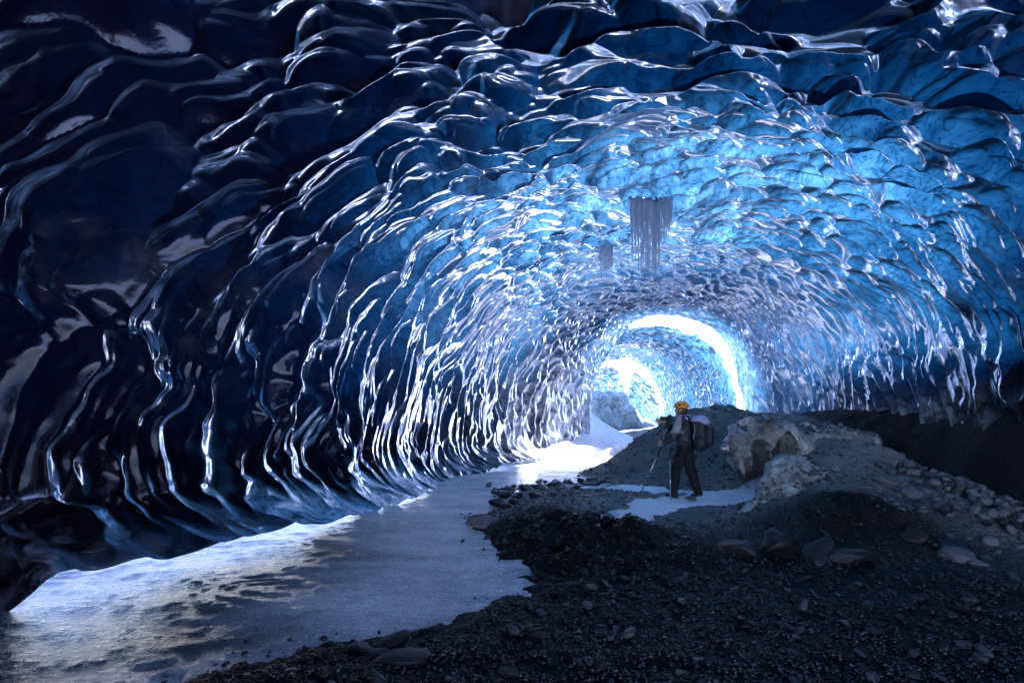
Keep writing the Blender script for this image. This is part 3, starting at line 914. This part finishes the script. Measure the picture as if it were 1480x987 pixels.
def under_roof(px, py, ys):
    """how far along a sight line the roof comes down to it"""
    best = min(((abs(roof_z((px - PX0) / F * y, y, .15)[0] - (CAM_H - (py - PY0) / F * y)), y) for y in ys))
    return best[1]


Y1 = under_roof(941, 294, np.arange(9.0, 12.6, .1))
z1 = curtain('wide tapering curtain of thin icicles hanging from the bright roof', (910 - 740) / 740 * Y1, (972 - 740) / 740 * Y1, Y1, 294,
             [(0, .75), (.1, 1.0), (.3, 1.55), (.5, 1.7), (.65, 1.6), (.75, 1.0), (.85, .75), (1, .35)], 96, .0125, .1, 41)
Y2 = under_roof(876, 357, np.arange(10.0, 14.5, .1))
curtain('short narrow cluster of icicles left of the wide curtain', (866 - 740) / 740 * Y2, (886 - 740) / 740 * Y2, Y2, 357,
        [(0, .55), (.4, .9), (.7, .95), (1, .7)], 22, .015, .05, 42)


def hanging(px, py0, py1, Y, r, label, seed):
    rnd = random.Random(seed)
    p = at(px, py0, Y)
    bm = bmesh.new(); icicle_mesh(bm, 0, 0, 0.6, .6 + (py1 - py0) / F * Y, r, rnd, 8)
    o = bm_obj('icicle', bm, M['icicle']); o.location = p
    tag(o, label, 'icicle')


hanging(905, 522, 572, 34.0, .34, 'thick white icicle hanging in the second opening', 1)
hanging(897, 520, 556, 34.1, .2, 'thin grey icicle just left of the thick white one', 2)
hanging(912, 522, 552, 34.0, .16, 'short icicle just right of the thick white one', 3)
# ------------------------------------------------------------------ the photographer, tripod and camera
M['trousers'] = simple('black_trousers', (0.012, 0.012, 0.015), 0.75, 0.3, var=0.3, scale=30, bump=0.3)
M['jacket'] = simple('charcoal_jacket', (0.05, 0.052, 0.055), 0.6, 0.4, var=0.3, scale=20, bump=0.3)
M['jacket_pale'] = simple('grey_jacket_panel', (0.3, 0.31, 0.32), 0.6, 0.4, var=0.2, scale=20, bump=0.3)
M['skin'] = simple('skin', (0.5, 0.3, 0.22), 0.5, 0.4, var=0.08, scale=20)
M['hair'] = simple('brown_hair', (0.05, 0.03, 0.02), 0.6, 0.4, var=0.3, scale=60)
M['helmet'] = simple('orange_helmet', (0.85, 0.32, 0.02), 0.3, 0.5, var=0.05, scale=10)
M['boot'] = simple('boot_leather', (0.03, 0.028, 0.028), 0.5, 0.5, var=0.3, scale=30, bump=0.2)
M['pack'] = simple('navy_backpack', (0.018, 0.02, 0.032), 0.6, 0.4, var=0.3, scale=25, bump=0.2)
M['pack_pale'] = simple('lilac_backpack_cover', (0.38, 0.4, 0.55), 0.5, 0.4, var=0.2, scale=14, bump=0.4)
M['strap'] = simple('pale_webbing', (0.35, 0.36, 0.4), 0.6, 0.4)
M['black'] = simple('black_plastic', (0.012, 0.012, 0.013), 0.35, 0.5, var=0.1)
M['carbon'] = simple('dark_tripod_tube', (0.03, 0.03, 0.034), 0.3, 0.6, var=0.1)
M['alu'] = simple('silver_tube', (0.6, 0.61, 0.64), 0.25, 0.6, metal=0.8, var=0.05)
M['eye'] = simple('eye', (0.05, 0.04, 0.04), 0.15, 0.6)

PX, PY = 3.17, 9.4
PZ = 0.03
FACE = Vector((-.86, .51, 0)).normalized()
LEFT = Vector((-FACE.y, FACE.x, 0))


def body_pt(f, l, z):
    """forward, leftward, up, in the person's own frame (x forward, y left)"""
    return (f, l, z)


def person():
    root = empty('person', (PX, PY, PZ), math.atan2(FACE.y, FACE.x))
    tag(root, 'person in dark jacket and black trousers with orange helmet, gripping a tripod', 'person')
    lo, hi = (-.6, -.6, -.05), (.8, .6, 1.9)
    FL, FR = (.20, .12), (-.20, -.10)          # left foot forward, right foot back
    HIPL, HIPR = (.0, .095, .92), (-.02, -.095, .92)
    KL, KR = (.13, .12, .5), (-.08, -.11, .5)
    AL, AR = (.17, .12, .1), (-.22, -.11, .1)
    SHL, SHR = (.03, .2, 1.42), (.0, -.2, 1.42)
    EL, WL = (.13, .3, 1.15), (.33, .22, 1.0)            # left arm: hand on the tripod leg
    ER, WR = (.2, -.27, 1.2), (.38, -.08, 1.4)          # right arm: hand at the camera
    # continuous body under the clothes: head, neck, hands
    head = union([ell((.055, .02, 1.63), (.098, .076, .118)), cap((.03, .0, 1.42), (.045, .01, 1.58), .058, .055), cap((.1, .03, 1.55), (.12, .035, 1.53), .045, .03),
                  cap((.147, .035, 1.62), (.16, .04, 1.6), .012, .018), ell((.04, .094, 1.615), (.022, .012, .033)), ell((.05, -.058, 1.615), (.022, .012, .033)),
                  ell((.142, .04, 1.557), (.018, .026, .008))], .018)
    arms = []
    for e, wri, out in ((EL, WL, 1), (ER, WR, -1)):
        arms.append(cap(e, wri, .045, .03))
    hand_l = [cap((.33, .22, 1.0), (.40, .17, .99), .032, .036)]
    hand_r = [cap((.38, -.08, 1.4), (.44, -.03, 1.42), .032, .036)]
    for k in range(4):                                   # four fingers curled round the tube, thumb from the palm's side
        zz = 1.02 - .021 * k
        hand_l += [cap((.41, .165, zz), (.452, .135, zz - .004), .0105, .0095), cap((.452, .135, zz - .004), (.44, .1, zz - .006), .0095, .0085)]
        hand_r += [cap((.45, -.03, 1.445 - .02 * k), (.50, -.005, 1.455 - .02 * k), .0105, .0095), cap((.50, -.005, 1.455 - .02 * k), (.515, .03, 1.452 - .02 * k), .0095, .008)]
    hand_l += [cap((.385, .19, 1.02), (.41, .2, 1.055), .012, .011), cap((.41, .2, 1.055), (.437, .178, 1.07), .011, .009)]
    hand_r += [cap((.42, -.055, 1.39), (.455, -.03, 1.375), .012, .011), cap((.455, -.03, 1.375), (.49, .0, 1.378), .011, .009)]
    spine = [cap((0, 0, .95), (.03, 0, 1.4), .1, .11), cap(SHL, SHR, .06), cap(SHL, EL, .05, .045), cap(SHR, ER, .05, .045),
             cap(HIPL, KL, .07, .05), cap(HIPR, KR, .07, .05), cap(KL, AL, .05, .035), cap(KR, AR, .05, .035)]
    body = union([head] + arms + [union(hand_l, .006), union(hand_r, .006)] + spine, .012)
    sdf_obj('body', body, lo, hi, .0085, M['skin'], root)
    for s in (.075, .005):
        bm = bmesh.new(); bmesh.ops.create_uvsphere(bm, u_segments=10, v_segments=8, radius=.011)
        e = bm_obj('eye', bm, M['eye'], root); e.location = (.138, s, 1.635)
    hair = minus(ell((.035, .018, 1.625), (.1, .084, .12)), cap((.13, .03, 1.62), (.13, .03, 1.45), .088), .01)
    sdf_obj('hair', hair, (-.12, -.12, 1.46), (.2, .16, 1.8), .009, M['hair'], root)
    # helmet
    dome = minus(ell((.05, .02, 1.665), (.142, .118, .118)), ell((.05, .02, 1.65), (.125, .1, .1)), .004)
    dome = minus(dome, rbox((.05, .02, 1.5), (.3, .3, .15), .01), .01)
    def vents(x, y, z):
        v = dome(x, y, z)
        for (a, b_) in ((-.02, .05), (.07, .05), (.02, -.02), (.1, -.01), (.02, .085), (.1, .08)):
            v = np.maximum(v, -ell((a, b_, 1.75 if abs(b_) < .06 else 1.71), (.026, .009, .06))(x, y, z) - .0)
        return v
    hm = sdf_obj('helmet', dome, (-.14, -.14, 1.6), (.24, .18, 1.82), .008, M['helmet'], root)
    bm = bmesh.new(); tube_mesh(bm, [(.06, .118, 1.66), (.085, .1, 1.57), (.105, .06, 1.515), (.1, .0, 1.52), (.08, -.07, 1.58), (.06, -.09, 1.66)], [.006] * 6, 6)
    bm_obj('chin_strap', bm, M['black'], hm)
    for (a, b_) in ((-.01, .1), (.06, .112), (.12, .09)):
        bm = bmesh.new(); bmesh.ops.create_uvsphere(bm, u_segments=10, v_segments=6, radius=1)
        v = bm_obj('vent', bm, M['black'], hm); v.location = (a, b_ + .012, 1.71); v.scale = (.02, .014, .01)
    # clothes follow the body
    wr = lambda x, y, z: .008 * fbm(x * 9, y * 9, z * 14, 3, 810)
    tr = union([cap(HIPL, KL, .115, .088), cap(HIPR, KR, .115, .088), cap(KL, AL, .088, .075), cap(KR, AR, .088, .075), ell((-.01, 0, .93), (.15, .185, .12)),
                rbox((.05, .21, .66), (.07, .02, .09), .018)], .035)
    sdf_obj('trousers', lambda x, y, z: np.maximum(tr(x, y, z) + wr(x, y, z), .07 - z), lo, hi, .012, M['trousers'], root)
    jk = union([ell((.0, 0, 1.0), (.155, .2, .2)), ell((.02, 0, 1.25), (.15, .215, .24)), cap(SHL, SHR, .085), cap((.02, .0, 1.45), (.04, .01, 1.52), .08, .07)], .06)
    slv = union([cap(SHL, EL, .085, .068), cap(EL, (.30, .235, 1.015), .068, .05), cap(SHR, ER, .085, .068), cap(ER, (.35, -.105, 1.37), .066, .05)], .03)
    jk_all = lambda x, y, z: np.maximum(smin(jk(x, y, z), slv(x, y, z), .04) + wr(x, y, z), .84 - z)
    v, q = surface_nets(lambda x, y, z: np.maximum(jk_all(x, y, z), -cap((.05, .01, 1.5), (.07, .012, 1.62), .06)(x, y, z)), lo, hi, .012)
    me = np_mesh('jacket', v, q)
    j = link_mesh('jacket', me, [M['jacket'], M['jacket_pale']], root)
    cen = v[q].mean(1)
    pale = (cen[:, 2] > 1.2) & (cen[:, 0] > .0) & (cen[:, 1] > .12)
    me.polygons.foreach_set('material_index', pale.astype(np.int32))
    hood = union([cap((-.04, -.08, 1.475), (-.05, .09, 1.475), .055), cap((-.04, .09, 1.475), (.04, .09, 1.5), .045, .035)], .03)
    sdf_obj('hood', lambda x, y, z: hood(x, y, z) + wr(x, y, z), (-.2, -.25, 1.35), (.2, .25, 1.62), .011, M['pack_pale'], j)
    for (fx, fl), (ax_, al) in ((FL, AL[:2]), (FR, AR[:2])):
        bt = union([cap((ax_ - .03, al, .05), (fx + .08, al + .01, .04), .05, .042), cap((ax_, al, .05), (ax_, al, .17), .055, .06)], .03)
        b_ = sdf_obj('boot', lambda x, y, z: np.maximum(bt(x, y, z), .0 - z), (ax_ - .15, al - .15, -.02), (ax_ + .35, al + .15, .26), .01, M['boot'], root)
        so_ = sdf_obj('sole', union([cap((ax_ - .04, al, .012), (fx + .09, al + .01, .012), .052, .044)], .01) if False else
                      (lambda x, y, z, s=cap((ax_ - .04, al, .01), (fx + .09, al + .01, .01), .056, .048): np.maximum(np.maximum(s(x, y, z), z - .022), -.004 - z)),
                      (ax_ - .15, al - .15, -.03), (ax_ + .35, al + .15, .06), .008, M['black'], b_)
    return root


def backpack():
    root = empty('backpack', (PX, PY, PZ), math.atan2(FACE.y, FACE.x))
    tag(root, 'stuffed navy backpack with pale lilac top worn by the photographer', 'backpack')
    wr = lambda x, y, z: .01 * fbm(x * 7, y * 7, z * 7, 3, 830)
    lo, hi = (-.65, -.4, .75), (.3, .4, 1.7)
    mb = union([rbox((-.27, 0, 1.18), (.13, .165, .26), .09), ell((-.29, 0, 1.12), (.15, .17, .24))], .05)
    sdf_obj('pack_body', lambda x, y, z: mb(x, y, z) + wr(x, y, z), lo, hi, .012, M['pack'], root)
    ld = union([ell((-.26, 0, 1.44), (.16, .175, .075)), ell((-.36, .02, 1.39), (.09, .15, .06))], .04)
    sdf_obj('lid', lambda x, y, z: ld(x, y, z) + wr(x, y, z), lo, hi, .011, M['pack_pale'], root)
    pk = sdf_obj('front_pocket', lambda x, y, z: rbox((-.43, 0, 1.14), (.07, .13, .17), .055)(x, y, z) + wr(x, y, z), lo, hi, .011, M['pack'], root)
    sdf_obj('side_pocket', lambda x, y, z: ell((-.29, .19, 1.02), (.1, .06, .13))(x, y, z) + wr(x, y, z), lo, hi, .011, M['pack'], root)
    for s in (1, -1):
        bm = bmesh.new()
        tube_mesh(bm, [(-.15, s * .1, 1.36), (-.08, s * .12, 1.5), (.04, s * .13, 1.5), (.15, s * .13, 1.38), (.17, s * .15, 1.22), (.08, s * .2, 1.08), (-.12, s * .19, 1.0)], [.022] * 7, 8)
        bm_obj('shoulder_strap', bm, M['pack'], root)
    bm = bmesh.new(); tube_mesh(bm, [(-.15, .17, .98), (-.02, .225, .97), (.11, .15, .965), (.155, 0, .96), (.11, -.15, .965), (-.02, -.225, .97), (-.15, -.17, .98)], [.024] * 7, 8)
    bm_obj('hip_belt', bm, M['pack'], root)
    bm = bmesh.new(); tube_mesh(bm, [(-.2, .178, 1.38), (-.22, .19, 1.25), (-.19, .2, 1.12), (-.23, .2, 1.03)], [.007] * 4, 6)
    bm_obj('compression_strap', bm, M['strap'], root)
    bm = bmesh.new(); tube_mesh(bm, [(-.36, .12, .95), (-.48, .1, .94), (-.5, .1, .9)], [.01] * 3, 6)
    bm_obj('dangling_strap', bm, M['black'], root)


def tripod():
    apex = at(968, 613, 9.55)
    ax_, ay, az = apex
    root = empty('tripod', (ax_, ay, PZ)); tag(root, 'tall tripod with silver lower legs straddled by the photographer', 'tripod')
    feet = [at(927, 711, 9.9), at(969, 722, 9.2), at(1008, 713, 10.0)]
    top = Vector((0, 0, az - PZ - .06))
    for p in feet:
        zf = float(ground_z(np.array([p.x]), np.array([p.y]))[0]) + .045 - PZ
        f = Vector((p.x - ax_, p.y - ay, zf))
        kn = top.lerp(f, .42)
        bm = bmesh.new(); tube_mesh(bm, [top, kn], [.017, .016], 10); up = bm_obj('leg', bm, M['carbon'], root)
        bm = bmesh.new(); tube_mesh(bm, [kn, f], [.012, .010], 10); bm_obj('lower_tube', bm, M['alu'], up)
        bm = bmesh.new(); tube_mesh(bm, [kn.lerp(top, .03), kn.lerp(f, .05)], [.021, .021], 10); bm_obj('clamp', bm, M['black'], up)
        m2 = kn.lerp(f, .5)
        bm = bmesh.new(); tube_mesh(bm, [m2, m2.lerp(f, .08)], [.017, .017], 10); bm_obj('clamp', bm, M['black'], up)
        bm = bmesh.new(); tube_mesh(bm, [f, f + (f - kn).normalized() * .05], [.014, .006], 8); bm_obj('foot', bm, M['black'], up)
    bm = bmesh.new(); tube_mesh(bm, [top + Vector((0, 0, -.06)), top + Vector((0, 0, .0)), top + Vector((0, 0, .015))], [.03, .042, .03], 14); bm_obj('leg_collar', bm, M['black'], root)
    bm = bmesh.new(); tube_mesh(bm, [top + Vector((0, 0, -.2)), top + Vector((0, 0, .03))], [.014, .014], 10); bm_obj('centre_column', bm, M['carbon'], root)
    hd = union([ell((0, 0, top.z + .05), (.028, .028, .034)), rbox((0, 0, top.z + .085), (.035, .03, .008), .004), cap((0, 0, top.z + .05), (.06, -.03, top.z + .03), .008)], .008)
    sdf_obj('ball_head', hd, (-.08, -.1, top.z - .02), (.12, .08, top.z + .12), .005, M['black'], root)
    # the camera on it
    cz = az + .075
    cam = empty('camera_body', (ax_, ay, cz), math.atan2(FACE.y, FACE.x)); tag(cam, 'black camera with long lens mounted on the tripod', 'camera')
    sdf_obj('housing', union([rbox((0, 0, .03), (.036, .072, .05), .014), rbox((-.0, -.0, .085), (.03, .03, .022), .012), rbox((.012, -.055, .03), (.04, .018, .046), .014)], .01), (-.07, -.1, -.04), (.08, .1, .13), .005, M['black'], cam)
    bm = bmesh.new(); tube_mesh(bm, [(.03, 0, .03), (.05, 0, .03), (.055, 0, .03), (.12, 0, .03), (.125, 0, .03), (.17, 0, .03)], [.034, .034, .038, .038, .042, .044], 20)
    ln = bm_obj('lens', bm, M['black'], cam)
    bm = bmesh.new(); tube_mesh(bm, [(.08, 0, .03), (.105, 0, .03)], [.0395, .0395], 20); bm_obj('focus_ring', bm, M['carbon'], ln)


person(); backpack(); tripod()
# ------------------------------------------------------------------ light and camera
SUN_EL, SUN_AZ = 36.0, 50.0        # azimuth measured from +Y towards +X
w = bpy.data.worlds.new('World'); SC.world = w; w.use_nodes = True
nt = w.node_tree
bg = nt.nodes['Background']
sky = nt.nodes.new('ShaderNodeTexSky'); sky.sky_type = 'NISHITA'; sky.sun_disc = False
sky.sun_elevation = R(SUN_EL); sky.sun_rotation = R(SUN_AZ)
sky.air_density = 1.0; sky.dust_density = 0.6
nt.links.new(sky.outputs[0], bg.inputs[0]); bg.inputs[1].default_value = 0.1
sd = bpy.data.lights.new('sun', 'SUN'); sd.energy = 5.0; sd.angle = R(0.5); sd.color = (1, 0.985, 0.965)
so = bpy.data.objects.new('sun', sd); COL.objects.link(so)
d = Vector((math.sin(R(SUN_AZ)) * math.cos(R(SUN_EL)), math.cos(R(SUN_AZ)) * math.cos(R(SUN_EL)), math.sin(R(SUN_EL))))
so.rotation_euler = d.to_track_quat('Z', 'Y').to_euler()
so.location = d * 60

cd = bpy.data.cameras.new('camera'); co = bpy.data.objects.new('camera', cd); COL.objects.link(co)
co.location = (0, 0, CAM_H); co.rotation_euler = (R(90), 0, 0)
cd.sensor_width = 36; cd.lens = 18.0; cd.shift_y = (PY0 - 493.5) / 1480.0
cd.clip_start = 0.05; cd.clip_end = 6000
SC.camera = co
vs = SC.view_settings
vs.view_transform = 'Standard'; vs.look = 'None'; vs.exposure = 3.3; vs.gamma = 1.0; vs.use_curve_mapping = False
vs.use_white_balance = True; vs.white_balance_temperature = 5550; vs.white_balance_tint = 32
cy = SC.cycles
cy.max_bounces = 10; cy.diffuse_bounces = 5; cy.glossy_bounces = 5; cy.transmission_bounces = 6; cy.sample_clamp_indirect = 12.0
cy.use_denoising = True
